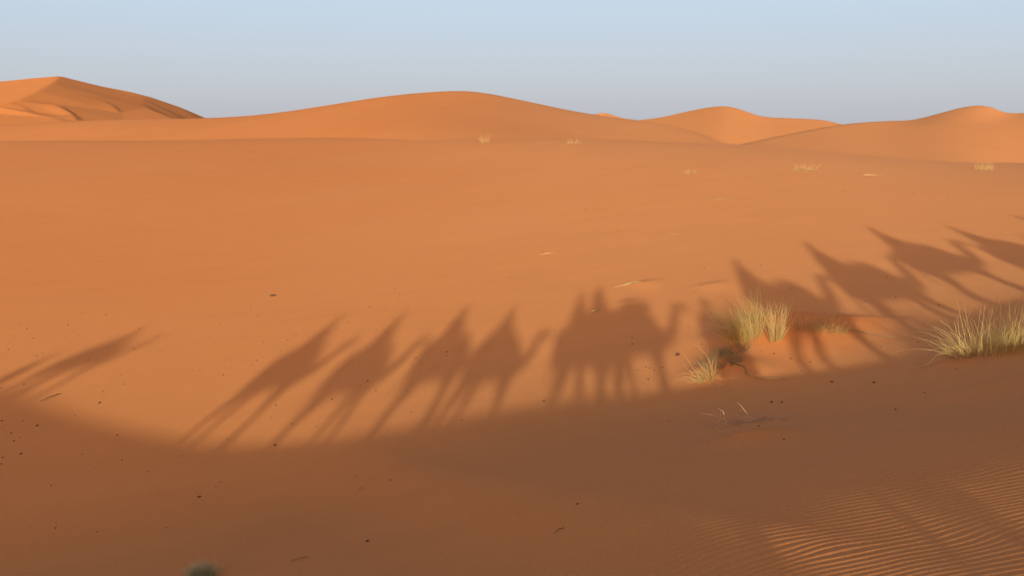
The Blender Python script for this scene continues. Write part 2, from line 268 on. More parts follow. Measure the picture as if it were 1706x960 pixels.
dune_mesh('sand_dune', 0, 190, 150, 380, 1.0, f_r1, 'small dune with a low pointed top right of the broad middle dune')
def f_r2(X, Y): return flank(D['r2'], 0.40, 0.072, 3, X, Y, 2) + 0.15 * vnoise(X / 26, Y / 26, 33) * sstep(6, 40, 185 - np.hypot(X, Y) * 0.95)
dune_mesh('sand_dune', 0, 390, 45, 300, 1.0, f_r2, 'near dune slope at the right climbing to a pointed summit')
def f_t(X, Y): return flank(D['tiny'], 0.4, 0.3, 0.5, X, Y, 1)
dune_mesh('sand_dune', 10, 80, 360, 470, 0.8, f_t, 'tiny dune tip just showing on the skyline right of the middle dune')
from mathutils.geometry import delaunay_2d_cdt
def f_d1(X, Y):
    P_ = D['d1pts']
    vo, _, tri, *_r = delaunay_2d_cdt([Vector((p[0], p[1])) for p in P_], D['d1e'], [], 0, 1e-4)
    zs = []
    for v in vo:
        k = min(range(len(P_)), key=lambda q: (P_[q][0] - v.x) ** 2 + (P_[q][1] - v.y) ** 2); zs.append(P_[k][2])
    Zg = np.full(X.shape, -20.0)
    for a, b_, c in tri:
        (x0, y0), (x1, y1), (x2, y2) = vo[a], vo[b_], vo[c]
        det = (y1 - y2) * (x0 - x2) + (x2 - x1) * (y0 - y2)
        if abs(det) < 1e-6: continue
        l0 = ((y1 - y2) * (X - x2) + (x2 - x1) * (Y - y2)) / det; l1 = ((y2 - y0) * (X - x2) + (x0 - x2) * (Y - y2)) / det; l2 = 1 - l0 - l1
        m = (l0 > -1e-6) & (l1 > -1e-6) & (l2 > -1e-6); Zg = np.where(m, l0 * zs[a] + l1 * zs[b_] + l2 * zs[c], Zg)
    S = Zg.copy()
    for r_ in range(2):                             # soften the facets, keep the crests fairly crisp
        Q = np.pad(S, 1, mode='edge'); S = (Q[:-2, 1:-1] + Q[2:, 1:-1] + Q[1:-1, :-2] + Q[1:-1, 2:] + 2 * S) / 6
    for k, hh in (('pit1', 0.9), ('pit2', 0.5), ('pit3', 0.3)):
        d, h, s = crest_dist(D[k], X, Y); S = S + hh * np.where(s < 0, np.exp(-(d / 5.0) ** 2), np.exp(-(d / 1.5) ** 2))
    return S + 0.25 * vnoise(X / 22, Y / 22, 34)
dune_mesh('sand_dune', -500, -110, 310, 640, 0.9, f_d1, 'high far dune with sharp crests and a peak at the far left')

# ---------------------------------------------------------------- grasses
def blade_material(name, c0, c1, tr=0.35):
    m = bpy.data.materials.new(name); m.use_nodes = True; nt = m.node_tree; N = nt.nodes; Lk = nt.links
    b = N['Principled BSDF']; b.inputs['Roughness'].default_value = 0.6
    a = N.new('ShaderNodeAttribute'); a.attribute_name = 'tone'
    r = N.new('ShaderNodeValToRGB'); r.color_ramp.elements[0].color = (*c0, 1); r.color_ramp.elements[1].color = (*c1, 1)
    Lk.new(a.outputs['Fac'], r.inputs['Fac']); Lk.new(r.outputs['Color'], b.inputs['Base Color'])
    t = N.new('ShaderNodeBsdfTranslucent'); Lk.new(r.outputs['Color'], t.inputs['Color'])
    mx = N.new('ShaderNodeMixShader'); mx.inputs[0].default_value = tr
    Lk.new(b.outputs[0], mx.inputs[1]); Lk.new(t.outputs[0], mx.inputs[2]); Lk.new(mx.outputs[0], N['Material Output'].inputs['Surface'])
    return m
M_STRAW = blade_material('straw', (0.50, 0.34, 0.12), (0.85, 0.66, 0.32), 0.45)
M_GREEN = blade_material('green_grass', (0.80, 0.60, 0.22), (0.42, 0.38, 0.15), 0.5)
M_GREY = blade_material('grey_grass', (0.26, 0.19, 0.09), (0.38, 0.32, 0.17))
M_TWIG = blade_material('dry_twig', (0.10, 0.05, 0.03), (0.30, 0.20, 0.13), 0.0)
def tuft_mesh(name, blades, segs=5):
    """blades: (base xyz, direction xyz, length, droop, width, tone at base, tone at tip)"""
    V, F, T = [], [], []
    for (bx, by, bz), (dx, dy, dz), ln, droop, w, t0, t1 in blades:
        d = Vector((dx, dy, dz)).normalized(); side = d.cross(Vector((0, 0, 1)))
        if side.length < 0.05: side = Vector((1, 0, 0))
        side.normalize(); ang = random.uniform(0, math.pi)
        side = Quaternion(d, ang) @ side
        nrm = d.cross(side); kb = random.uniform(0.35, 1.3); kink = Vector((random.gauss(0, 0.45), random.gauss(0, 0.45), random.uniform(-0.8, 0)))
        st = len(V)
        for k in range(segs + 1):
            u = k / segs; p = Vector((bx, by, bz)) + d * (ln * u) + kink * max(0.0, u - kb) * ln; p.z -= droop * ln * u * u
            p += nrm * (0.06 * ln * math.sin(u * 2.5) * math.cos(ang * 3))
            ww = w * (1 - u) ** 0.6 * (0.9 if k else 0.7) * 0.5 + 0.0007
            V.append(p - side * ww); V.append(p + side * ww); V.append(p + nrm * ww); T += [t0 + (t1 - t0) * u] * 3
        for k in range(segs):
            a = st + 3 * k
            for q in range(3):
                F.append((a + q, a + (q + 1) % 3, a + 3 + (q + 1) % 3, a + 3 + q))
    me = mesh_from(name, V, F, True)
    at = me.attributes.new('tone', 'FLOAT', 'POINT'); at.data.foreach_set('value', T)
    return me
def clump(name, x, y, n, h, rad, spread, lean=(0, 0), droop=0.2, width=0.008, mats=M_STRAW, label=None, cat='grass tuft', group=None, tones=(0.2, 1.0), ell=1.0, seed=1):
    random.seed(seed); R = random; bl = []
    for _ in range(n):
        a = R.uniform(0, 2 * math.pi); q = math.sqrt(R.random()) * rad
        bx, by = q * math.cos(a) * ell, q * math.sin(a)
        sp = abs(R.gauss(0, spread)); b = a + R.gauss(0, 0.7)
        d = (math.cos(b) * sp + lean[0], math.sin(b) * sp + lean[1], 1)
        ln = 1.08 * h * R.uniform(0.25, 1.0) ** R.choice((0.6, 1.0, 1.6))
        t = R.uniform(-0.2, 0.2)
        bl.append(((bx, by, gz(x + bx, y + by) - gz(x, y) - 0.03), d, ln, droop * R.uniform(0.2, 1.6), width * R.uniform(0.6, 1.3), tones[0] + t, tones[1] + t))
    o = link(name, tuft_mesh(name, bl), mats); o.location = (x, y, gz(x, y))
    return tag(o, label, cat, group)
GR = 'desert grass tufts'
g = G['green']; clump('grass_tuft', g[0] - 0.05, g[1], 330, 1.5, 0.42, 0.42, (-0.28, 0.1), 0.25, 0.009, M_GREEN, 'large green and yellow grass tuft on top of the sand mound', group=GR, tones=(-0.1, 1.0), ell=1.3, seed=2)
g = G['straw']; clump('grass_tuft', g[0], g[1] - 0.05, 130, 1.35, 0.12, 0.26, (0.05, 0), 0.08, 0.011, M_STRAW, 'upright straw coloured grass tuft right beside the green one on the mound', group=GR, seed=3, ell=1.6)
clump('grass_tuft', G['straw'][0] - 0.5, G['straw'][1] + 0.5, 80, 1.1, 0.2, 0.3, (0, 0), 0.1, 0.010, M_STRAW, 'straw grass tuft between the big green tuft and the upright straw tuft', group=GR, seed=31)
for k, (key, lab, n, h) in enumerate([('row1', 'low dry grass tuft just right of the mound top', 80, 0.75), ('row2', 'low dry grass tuft in the middle of the row right of the mound', 75, 0.7), ('row3', 'outermost low dry grass tuft at the right end of the mound', 55, 0.6)]):
    g = G[key]; clump('grass_tuft', g[0], g[1] + 0.1, n, h, 0.26, 0.7, (0.25, 0), 0.25, 0.008, M_STRAW, lab, group=GR, tones=(0.0, 0.7), ell=1.3, seed=4 + k)
g = G['splay']; clump('grass_tuft', g[0] + 0.25, g[1] + 0.1, 90, 1.1, 0.14, 1.4, (-0.5, -0.2), 0.35, 0.012, M_STRAW, 'splayed yellow straw tuft at the lower left foot of the mound', group=GR, ell=1.5, seed=8)
g = G['grey1']; clump('grass_tuft', g[0], g[1] + 0.1, 330, 0.55, 0.38, 1.2, (-0.3, 0.2), 0.45, 0.008, [M_GREY], 'tangled grey green dry grass on the shaded left flank of the mound', group=GR, ell=1.2, seed=9)
g = G['grey2']; clump('grass_tuft', g[0] - 0.2, g[1] - 0.1, 260, 0.5, 0.36, 1.2, (-0.3, 0.1), 0.4, 0.008, [M_GREY], 'dark tangled dry grass directly under the big green tuft', group=GR, ell=1.2, seed=10)
g = G['r1']; clump('grass_tuft', g[0] + 0.1, g[1] + 0.1, 200, 1.0, 0.50, 0.7, (0, 0.0), 0.25, 0.0055, M_GREEN, 'big bushy grass tuft standing alone at the right edge of the shade', group=GR, tones=(0.3, 0.9), ell=1.2, seed=11)
clump('grass_stalks', g[0] - 0.1, g[1], 40, 1.75, 0.25, 0.5, (-0.8, 0.1), 0.30, 0.011, M_STRAW, 'long pale grass stalks arching left out of the big right tuft', 'grass stalks', tones=(0.4, 1.0), seed=12)
g = G['r2']; clump('grass_tuft', g[0] + 0.1, g[1] + 0.1, 140, 1.05, 0.42, 0.5, (0.0, 0), 0.15, 0.0055, M_GREEN, 'bushy grass tuft growing into the right side of the big lone tuft', group=GR, tones=(0.2, 0.8), ell=1.2, seed=13)
g = G['r3']; clump('grass_tuft', g[0] + 0.15, g[1] + 0.1, 140, 1.1, 0.40, 0.45, (0.0, 0), 0.12, 0.0055, M_GREEN, 'grass tuft cut off by the right edge of the photo', group=GR, tones=(0.1, 0.8), ell=1.2, seed=14)
clump('grass_stalks', G['r2'][0], G['r2'][1], 110, 1.65, 0.6, 0.34, (0.05, 0), 0.12, 0.009, M_STRAW, 'upright pale grass stalks standing above the right hand tufts', 'grass stalks', tones=(0.4, 1.0), ell=1.4, seed=15)
for key, n, h, rad, sp, lean, lab in [
        ('f1', 60, 1.7, 0.5, 0.35, (-0.2, 0), 'small pale grass tuft far off below the middle dune top'),
        ('f2', 60, 1.1, 0.7, 0.6, (-0.3, 0), 'small pale grass tuft far off right of the middle dune top'),
        ('f3', 60, 0.55, 0.25, 1.1, (0, 0), 'little splayed straw tuft alone on the upper slope'),
        ('f4', 90, 0.8, 0.6, 0.6, (0.1, 0), 'pale straw tuft on the upper slope with a tall wisp at its right'),
        ('f5', 110, 0.85, 0.5, 0.5, (0, 0), 'pale straw tuft at the foot of the right dune')]:
    g = G[key]; clump('grass_tuft', g[0], g[1], n, h, rad, sp, lean, 0.2, 0.022 if g[1] > 80 else 0.016, M_STRAW, lab, group=GR, ell=1.3, seed=hash(key[1]) % 7 + 20 if False else 20 + int(key[1]))
# the small grey cushion shrub at the bottom
g = G['shrub']; random.seed(40); bl = []
for _ in range(1000):
    a = random.uniform(0, 2 * math.pi); u = random.random() ** 0.6
    d = (math.cos(a) * u, math.sin(a) * u, 0.75)
    bl.append(((random.gauss(0, 0.06), random.gauss(0, 0.06), -0.02), d, random.uniform(0.22, 0.36), 0.05, 0.0045, random.uniform(0, 0.3), random.uniform(0.6, 1.1)))
M_SHRUB = blade_material('shrub_leaf', (0.50, 0.44, 0.28), (0.68, 0.66, 0.48), 0.4)
o = link('desert_shrub', tuft_mesh('desert_shrub', bl, 3), M_SHRUB); o.location = (g[0], g[1], gz(*g)); tag(o, 'small round grey green shrub at the bottom edge in the shade', 'shrub')

# straws and twigs lying on the sand
def twig(name, x, y, pts, w, m, label, cat, n=1, jitter=0.0, seed=1, group=None):
    random.seed(seed); V, F, T = [], [], []
    for q in range(n):
        P_ = [Vector((px_ + random.gauss(0, jitter), py_ + random.gauss(0, jitter), 0)) for px_, py_ in pts]
        st = len(V); t = random.random()
        for k, p in enumerate(P_):
            zz = gz(x + p.x, y + p.y) - gz(x, y) + 0.012 + pts_z(k, len(P_), w) + random.uniform(0, jitter * 0.4)
            d = (P_[min(k + 1, len(P_) - 1)] - P_[max(k - 1, 0)]).normalized(); s_ = Vector((-d.y, d.x, 0))
            ww = w * (1 - 0.6 * k / len(P_))
            V += [Vector((p.x, p.y, zz)) + s_ * ww, Vector((p.x, p.y, zz + ww * 1.2)), Vector((p.x, p.y, zz)) - s_ * ww]; T += [t] * 3
        for k in range(len(P_) - 1):
            a = st + 3 * k
            for c in range(3): F.append((a + c, a + 3 + c, a + 3 + (c + 1) % 3, a + (c + 1) % 3))
        F.append((st, st + 1, st + 2)); e = len(V) - 3; F.append((e, e + 2, e + 1))
    me = mesh_from(name, V, F); at = me.attributes.new('tone', 'FLOAT', 'POINT'); at.data.foreach_set('value', T)
    o = link(name, me, m); o.location = (x, y, gz(x, y)); return tag(o, label, cat, group)
def pts_z(k, n, w): return 0.02 * math.sin(math.pi * k / max(1, n - 1))
SG = 'dry straws on the sand'
g = G['tw1']; twig('dry_straw', *g, [(-0.35, -0.1), (-0.1, 0.05), (0.2, 0.0), (0.35, -0.05)], 0.009, M_STRAW, 'pale straw bundle lying above the shadow of the packed camel', 'straw', 7, 0.10, 1, SG)
g = G['tw2']; twig('dry_straw', *g, [(-0.25, 0), (0.1, 0.08), (0.3, 0)], 0.007, M_STRAW, 'thin pale straw lying alone high on the bright slope', 'straw', 3, 0.06, 2, SG)
g = G['tw3']; twig('dry_straw', *g, [(-0.12, 0), (0, 0.05), (0.12, 0.1)], 0.018, M_STRAW, 'little pale straw wad beside the shadow of the phone holding rider', 'straw', 7, 0.06, 3, SG)
g = G['tw4']; twig('dry_straw', *g, [(-0.5, -0.2), (0, 0.2), (0.5, 0.3)], 0.010, M_STRAW, 'pale straws scattered on the upper right slope', 'straw', 4, 0.3, 4, SG)
g = G['tw5']; twig('dry_twig', *g, [(-0.05, -0.03), (0, 0.0), (0.09, 0.02)], 0.004, M_TWIG, 'short twig on the shaded sand near the bottom middle', 'twig', 2, 0.015, 5)
g = G['tw6']; twig('dry_twig', *g, [(-0.15, -0.3), (0, 0.0), (0.18, 0.35)], 0.018, M_TWIG, 'dark slanting stick inside the leftmost shadow', 'twig', 2, 0.02, 6)
x0, y0 = G['tw7']; x1, y1 = G['tw7e']; twig('fallen_straw', x0, y0, [(0, 0), (0.15 * (x1 - x0) + 0.25, 0.3 * (y1 - y0)), (0.25, 0.55 * (y1 - y0)), (0.45, 0.8 * (y1 - y0)), (x1 - x0 + 0.5, y1 - y0)], 0.016, M_STRAW, 'long bent straw stem running down the mound from the tangled grass', 'straw', 2, 0.02, 7)
g = G['tw8']; twig('dry_straw', *g, [(-0.05, 0.02), (0, 0.0), (0.04, -0.05)], 0.006, M_STRAW, 'tiny pale straw on the shaded sand left of the middle', 'straw', 2, 0.02, 8, SG)
x0, y0 = G['tw11']; x1, y1 = G['tw11e']; twig('fallen_straw', x0, y0, [(-0.5, 0.15), (0, 0.1), (0.5 * (x1 - x0), 0.5 * (y1 - y0) + 0.1), (x1 - x0 + 0.2, y1 - y0)], 0.006, M_GREY, 'pale stems trailing right from the tail of the mound', 'straw', 4, 0.06, 9)
g = G['tw14']; twig('fallen_straw', *g, [(-0.5, 0), (-0.1, 0.05), (0.35, 0.0)], 0.007, M_STRAW, 'thin pale stems lying in front of the right grass', 'straw', 3, 0.12, 10)
g = G['tw16']; twig('dry_straw', *g, [(-0.1, 0), (0.1, 0.0)], 0.012, M_STRAW, 'tiny pale fleck of straw on the sunny slope right of the middle', 'straw', 3, 0.05, 11, SG)
g = G['tw17']; twig('dry_twig', *g, [(-0.1, -0.02), (0, 0.0), (0.1, 0.03)], 0.004, M_TWIG, 'thin twig half buried in the shaded sand at the lower left middle', 'twig', 2, 0.02, 12)
g = G['tw9']; twig('dry_straw', *g, [(-0.5, 0), (0, 0.1), (0.6, 0.0)], 0.012, M_STRAW, 'faint straw streak on the far sunlit slope', 'straw', 3, 0.15, 13, SG)
# dead bush low in the shade below the mound
g = G['db']; random.seed(50); bl = []
for _ in range(95):
    a = random.gauss(0.25, 0.6) + (math.pi if random.random() < 0.3 else 0)
    bl.append(((random.gauss(0, 0.38), random.gauss(0, 0.2), 0.0), (math.cos(a), 0.4 * math.sin(a) + 0.15, random.uniform(0.05, 0.5)), random.uniform(0.2, 0.65), 0.2, 0.0075, random.uniform(0, 1), random.uniform(0, 1)))
for dx, dy, vx, vz, ln in [(-0.35, -0.05, -0.35, 1.3, 0.6), (0.1, -0.2, -0.7, 1.1, 0.55), (-0.3, -0.3, -1, 0.1, 0.5), (-0.2, -0.4, 0.6, 0.2, 0.5), (0.3, 0.0, 0.8, 0.15, 0.5), (-0.5, 0, 0.1, 1.0, 0.3), (0.15, 0, 1, 0.5, 0.4)]:
    bl.append(((dx, dy, 0), (vx, 0.2, vz), ln, 0.1, 0.012, 0.9, 1.0))
M_DEAD = blade_material('dead_twig', (0.36, 0.19, 0.11), (0.62, 0.43, 0.30), 0.0)
for q in range(len(bl)):
    b_ = bl[q]; bl[q] = ((b_[0][0], b_[0][1], gz(g[0] + b_[0][0], g[1] + b_[0][1]) - gz(*g)),) + b_[1:]
o = link('dead_bush', tuft_mesh('dead_bush', bl, 4), M_DEAD); o.location = (g[0], g[1], gz(*g)); tag(o, 'low tangle of grey dead twigs in the shade below the mound', 'bush')

# ---------------------------------------------------------------- dung pellets
M_DUNG = mat('dung', (0.075, 0.032, 0.018), 0.9)
def pellet_mesh(seed):
    random.seed(seed); bm = bmesh.new(); bmesh.ops.create_icosphere(bm, subdivisions=2, radius=1.0)
    for v in bm.verts: v.co = Vector((v.co.x * 1.25, v.co.y * 0.85, v.co.z * 0.72)) * (1 + random.uniform(-0.10, 0.10))
    me = bpy.data.meshes.new('dung_pellet'); bm.to_mesh(me); bm.free(); me.polygons.foreach_set('use_smooth', [True] * len(me.polygons)); me.materials.append(M_DUNG); return me
PM = [pellet_mesh(60 + k) for k in range(4)]
def pellet(x, y, r, label, group, seed):
    random.seed(seed); o = bpy.data.objects.new('dung_pellet', PM[seed % 4]); COL.objects.link(o)
    o.location = (x, y, gz(x, y) + r * 0.2); o.scale = (r * random.uniform(0.8, 1.2),) * 3; o.rotation_euler = (0, 0, random.uniform(0, 6))
    return tag(o, label, 'dung pellet', group)
k = 0
for lst, lab, grp in [(PEL_LIT, 'tiny dark dung pellet on the sand above the ridge shadow line', 'pellets on the sunlit side'),
                      (PEL_SHADE_L, 'tiny dark dung pellet in the broad shade in the left half', 'pellets in the left shade'),
                      (PEL_SHADE_R, 'tiny dark dung pellet in the broad shade in the right half', 'pellets in the right shade')]:
    for x, y in lst: k += 1; pellet(x, y, (0.022 if y > 18 else 0.016) * (0.65 + 0.7 * ((k * 37) % 10) / 10) * (1.0 + max(0, y - 30) / 60), lab, grp, k)
BL = ['x', 'larger dung pellet exactly on the shadow line under the first leftmost camel shadows', 'biggest dark dung pellet left of the splayed straw tuft',
      'dark dung pellet in the shade right of the mound, left of its pair', 'dark dung pellet in the shade right of the mound, right of its pair', 'lone dark dung pellet near the bottom middle',
      'dark dung pellet at the lower left, near one smaller pellet', 'lowest and largest of three dung pellets in a column beside the leftmost shadow', 'dark dung pellet just below the leftmost shadow',
      'lone dark dung pellet in the lower left shade above the shrub', 'dark dung pellet near the left edge in the shade', 'left one of two close pellets below the mound', 'right one of two close pellets below the mound']
for n, (x, y, s) in enumerate(BL and BIG):
    if n == 0:
        t = empty('dung_heap', (x, y, gz(x, y))); tag(t, 'dark little heap of dung alone on the bright slope left of the middle', 'dung heap')
        for q, (dx, dy, r) in enumerate([(-0.10, 0, 0.055), (0.0, -0.03, 0.075), (0.10, 0.02, 0.05), (0.04, 0.05, 0.05)]):
            o = bpy.data.objects.new('pellet', PM[q]); COL.objects.link(o); o.parent = t; o.location = (dx, dy, r * 0.4); o.scale = (r, r, r); o.rotation_euler = (0, 0, q * 1.3)
    else: pellet(x, y, (0.027 if y > 18 else 0.020) * s, BL[n], 'larger pellets', 200 + n)

# ---------------------------------------------------------------- camels and riders
M_CAMEL = mat('camel_hair', (0.42, 0.27, 0.14), 0.9)
nt = M_CAMEL.node_tree; nz = nt.nodes.new('ShaderNodeTexNoise'); nz.inputs['Scale'].default_value = 6; nz.inputs['Detail'].default_value = 6
rp = nt.nodes.new('ShaderNodeValToRGB'); rp.color_ramp.elements[0].color = (0.30, 0.18, 0.09, 1); rp.color_ramp.elements[1].color = (0.50, 0.34, 0.19, 1)
nt.links.new(nz.outputs['Fac'], rp.inputs['Fac']); nt.links.new(rp.outputs['Color'], nt.nodes['Principled BSDF'].inputs['Base Color'])
M_BLANKET = mat('woven_blanket', (0.35, 0.06, 0.05), 0.95)
nt = M_BLANKET.node_tree; wv = nt.nodes.new('ShaderNodeTexWave'); wv.inputs['Scale'].default_value = 5
rp = nt.nodes.new('ShaderNodeValToRGB'); rp.color_ramp.interpolation = 'CONSTANT'; rp.color_ramp.elements[0].color = (0.30, 0.05, 0.05, 1); rp.color_ramp.elements[1].color = (0.45, 0.36, 0.20, 1); rp.color_ramp.elements[1].position = 0.7
tc = nt.nodes.new('ShaderNodeTexCoord'); nt.links.new(tc.outputs['Object'], wv.inputs['Vector']); nt.links.new(wv.outputs['Fac'], rp.inputs['Fac']); nt.links.new(rp.outputs['Color'], nt.nodes['Principled BSDF'].inputs['Base Color'])
M_SKIN = mat('skin', (0.35, 0.19, 0.12), 0.6); M_METAL = mat('saddle_iron', (0.08, 0.08, 0.08), 0.5); M_METAL.node_tree.nodes['Principled BSDF'].inputs['Metallic'].default_value = 0.8
M_EYE = mat('dark_eye', (0.02, 0.015, 0.01), 0.2); M_ROPE = mat('rope', (0.30, 0.22, 0.12), 0.9); M_PHONE = mat('black_phone', (0.02, 0.02, 0.02), 0.25)
CLOTHS = [mat('blue_cloth', (0.05, 0.12, 0.35)), mat('white_cloth', (0.70, 0.68, 0.62)), mat('ochre_cloth', (0.48, 0.28, 0.08)), mat('green_cloth', (0.08, 0.20, 0.12)), mat('grey_cloth', (0.22, 0.22, 0.24)), mat('red_cloth', (0.40, 0.06, 0.05))]

def skin_mesh(name, verts, edges, levels=2):
    """verts: (x, y, z, radius x, radius y); grown with the Skin modifier"""
    me = bpy.data.meshes.new(name); me.from_pydata([v[:3] for v in verts], edges, []); me.update()
    o = bpy.data.objects.new(name, me); COL.objects.link(o)
    md = o.modifiers.new('Skin', 'SKIN')
    if not me.skin_vertices: bpy.context.view_layer.objects.active = o
    sv = me.skin_vertices[0].data if len(me.skin_vertices) else None
    for k, v in enumerate(verts): sv[k].radius = (v[3], v[4] if len(v) > 4 else v[3])
    sv[0].use_root = True
    sb = o.modifiers.new('Sub', 'SUBSURF'); sb.levels = levels
    dg = bpy.context.evaluated_depsgraph_get(); ev = o.evaluated_get(dg)
    out = bpy.data.meshes.new_from_object(ev, depsgraph=dg); out.name = name
    bpy.data.objects.remove(o); out.polygons.foreach_set('use_smooth', [True] * len(out.polygons)); out.materials.clear()
    return out
def chain(V, E, start, pts):
    k = start
    for p in pts:
        V.append(p); E.append((k, len(V) - 1)); k = len(V) - 1
    return k
def camel_body(pose, head_up=0.0):
    V = [(-0.35, 0, 1.46, 0.32, 0.40)]; E = []
    m1 = chain(V, E, 0, [(0.05, 0, 1.46, 0.36, 0.46), (0.45, 0, 1.44, 0.37, 0.48)])
    sh = chain(V, E, m1, [(0.85, 0, 1.44, 0.29, 0.42)])
    chain(V, E, sh, [(1.10, 0, 1.36, 0.20, 0.28), (1.32, 0, 1.34, 0.15, 0.20), (1.52, 0, 1.48 + head_up * .3, 0.12, 0.15), (1.66, 0, 1.70 + head_up * .7, 0.10, 0.125),
                     (1.76, 0, 1.94 + head_up, 0.10, 0.115), (1.90, 0, 2.04 + head_up, 0.095, 0.11), (2.07, 0, 2.00 + head_up, 0.07, 0.085), (2.24, 0, 1.92 + head_up, 0.055, 0.065)])
    chain(V, E, m1, [(0.36, 0, 1.88, 0.18, 0.18), (0.34, 0, 2.06, 0.09, 0.09)])                      # hump
    chain(V, E, 0, [(-0.62, 0, 1.40, 0.18, 0.25), (-0.76, 0, 1.25, 0.05, 0.05), (-0.80, 0, 0.98, 0.025, 0.025), (-0.80, 0, 0.80, 0.04, 0.04)])   # rump and tail
    for s in (-1, 1):
        f, r = pose[0] * s, pose[1] * s
        chain(V, E, sh, [(0.88, 0.17 * s, 1.20, 0.13, 0.17), (0.86 + f * .2, 0.18 * s, 0.98, 0.10, 0.13), (0.95 + f * .6, 0.18 * s, 0.58, 0.075, 0.088), (0.93 + f * .9, 0.18 * s, 0.16, 0.055, 0.062), (0.98 + f, 0.18 * s, 0.04, 0.085, 0.09)])
        chain(V, E, 0, [(-0.42, 0.17 * s, 1.22, 0.17, 0.22), (-0.30 + r * .3, 0.18 * s, 0.96, 0.12, 0.16), (-0.55 + r * .6, 0.18 * s, 0.58, 0.068, 0.088), (-0.50 + r * .9, 0.18 * s, 0.16, 0.055, 0.062), (-0.44 + r, 0.18 * s, 0.04, 0.085, 0.09)])
        # ear
    me = skin_mesh('camel_body', V, E)
    return me
def arc_sheet(name, x0, x1, r, zc, lo, hi, th=0.03, rx=0.9, nx=8, na=14, bulge=0.05):
    V, F = [], []
    for lay in (0, 1):
        for i_ in range(nx + 1):
            x = x0 + (x1 - x0) * i_ / nx; e = bulge * math.sin(math.pi * i_ / nx)
            for j_ in range(na + 1):
                a = math.radians(lo + (hi - lo) * j_ / na); R_ = r + e - lay * th
                V.append((x, math.cos(a) * R_ * rx, zc + math.sin(a) * R_))
    n1 = (nx + 1) * (na + 1)
    def id_(l, i_, j_): return l * n1 + i_ * (na + 1) + j_
    for i_ in range(nx):
        for j_ in range(na):
            F.append((id_(0, i_, j_), id_(0, i_ + 1, j_), id_(0, i_ + 1, j_ + 1), id_(0, i_, j_ + 1)))
            F.append((id_(1, i_, j_), id_(1, i_, j_ + 1), id_(1, i_ + 1, j_ + 1), id_(1, i_ + 1, j_)))
    for i_ in range(nx):
        F.append((id_(0, i_, 0), id_(1, i_, 0), id_(1, i_ + 1, 0), id_(0, i_ + 1, 0))); F.append((id_(0, i_, na), id_(0, i_ + 1, na), id_(1, i_ + 1, na), id_(1, i_, na)))
    for j_ in range(na):
        F.append((id_(0, 0, j_), id_(0, 0, j_ + 1), id_(1, 0, j_ + 1), id_(1, 0, j_))); F.append((id_(0, nx, j_), id_(1, nx, j_), id_(1, nx, j_ + 1), id_(0, nx, j_ + 1)))
    return mesh_from(name, V, F)
def tube_mesh(name, paths, r, n=6):
    V, F = [], []
    for P_ in paths:
        P_ = [Vector(p) for p in P_]; st = len(V)
        for k, p in enumerate(P_):
            d = (P_[min(k + 1, len(P_) - 1)] - P_[max(k - 1, 0)]).normalized(); u = d.orthogonal().normalized(); w = d.cross(u)
            if k and abs(d.z) < 2:
                u = (pu - d * pu.dot(d)).normalized(); w = d.cross(u)
            pu = u
            for q in range(n): a = 2 * math.pi * q / n; V.append(p + (u * math.cos(a) + w * math.sin(a)) * r)
        for k in range(len(P_) - 1):
            for q in range(n): F.append((st + k * n + q, st + k * n + (q + 1) % n, st + (k + 1) * n + (q + 1) % n, st + (k + 1) * n + q))
        F.append(tuple(st + q for q in range(n))[::-1]); e = len(V) - n; F.append(tuple(e + q for q in range(n)))
    return mesh_from(name, V, F)
def ball(name, loc, sc, sub=2):
    bm = bmesh.new(); bmesh.ops.create_icosphere(bm, subdivisions=sub, radius=1)
    for v in bm.verts: v.co = Vector((v.co.x * sc[0] + loc[0], v.co.y * sc[1] + loc[1], v.co.z * sc[2] + loc[2]))
    me = bpy.data.meshes.new(name); bm.to_mesh(me); bm.free(); me.polygons.foreach_set('use_smooth', [True] * len(me.polygons)); return me
def join_meshes(name, ms):
    bm = bmesh.new()
    for m in ms: bm.from_mesh(m)
    me = bpy.data.meshes.new(name); bm.to_mesh(me); bm.free(); me.polygons.foreach_set('use_smooth', [True] * len(me.polygons)); return me
def make_camel(pose, head_up, pack=False):
    t = empty('camel')
    link('camel_body', camel_body(pose, head_up), M_CAMEL, t)
    for s in (-1, 1):
        link('ear', ball('ear', (1.80, 0.08 * s, 2.13 + head_up), (0.03, 0.02, 0.06), 1), M_CAMEL, t)
        link('eye', ball('eye', (1.93, 0.098 * s, 2.08 + head_up), (0.018, 0.012, 0.018), 1), M_EYE, t)
    link('blanket', arc_sheet('blanket', -0.48, 0.85, 0.52, 1.46, -28, 208), M_BLANKET, t)
    # padded ring saddle round the hump
    ring = [(0.30 + 0.42 * math.cos(a), 0.20 * math.sin(a), 1.93 + 0.04 * math.cos(2 * a)) for a in [2 * math.pi * q / 20 for q in range(21)]]
    link('saddle_pad', tube_mesh('saddle_pad', [ring], 0.11, 8), M_BLANKET, t)
    link('saddle_handle', tube_mesh('saddle_handle', [[(0.45, -0.16, 2.0), (0.42, -0.14, 2.22), (0.42, 0.14, 2.22), (0.45, 0.16, 2.0)]], 0.015), M_METAL, t)
    hu = head_up
    link('halter', tube_mesh('halter', [[(2.07 + 0.005 * math.cos(a), 0.095 * math.cos(a), 2.02 + hu + 0.10 * math.sin(a)) for a in [2 * math.pi * q / 12 for q in range(13)]]], 0.010), M_ROPE, t)
    if pack:
        link('bundle', join_meshes('bundle', [ball('b', (0.33, 0, 2.12), (0.46, 0.42, 0.34)), ball('b', (0.25, 0.42, 1.70), (0.40, 0.2, 0.30)), ball('b', (0.25, -0.42, 1.70), (0.40, 0.2, 0.30))]), CLOTHS[4], t)
    return t
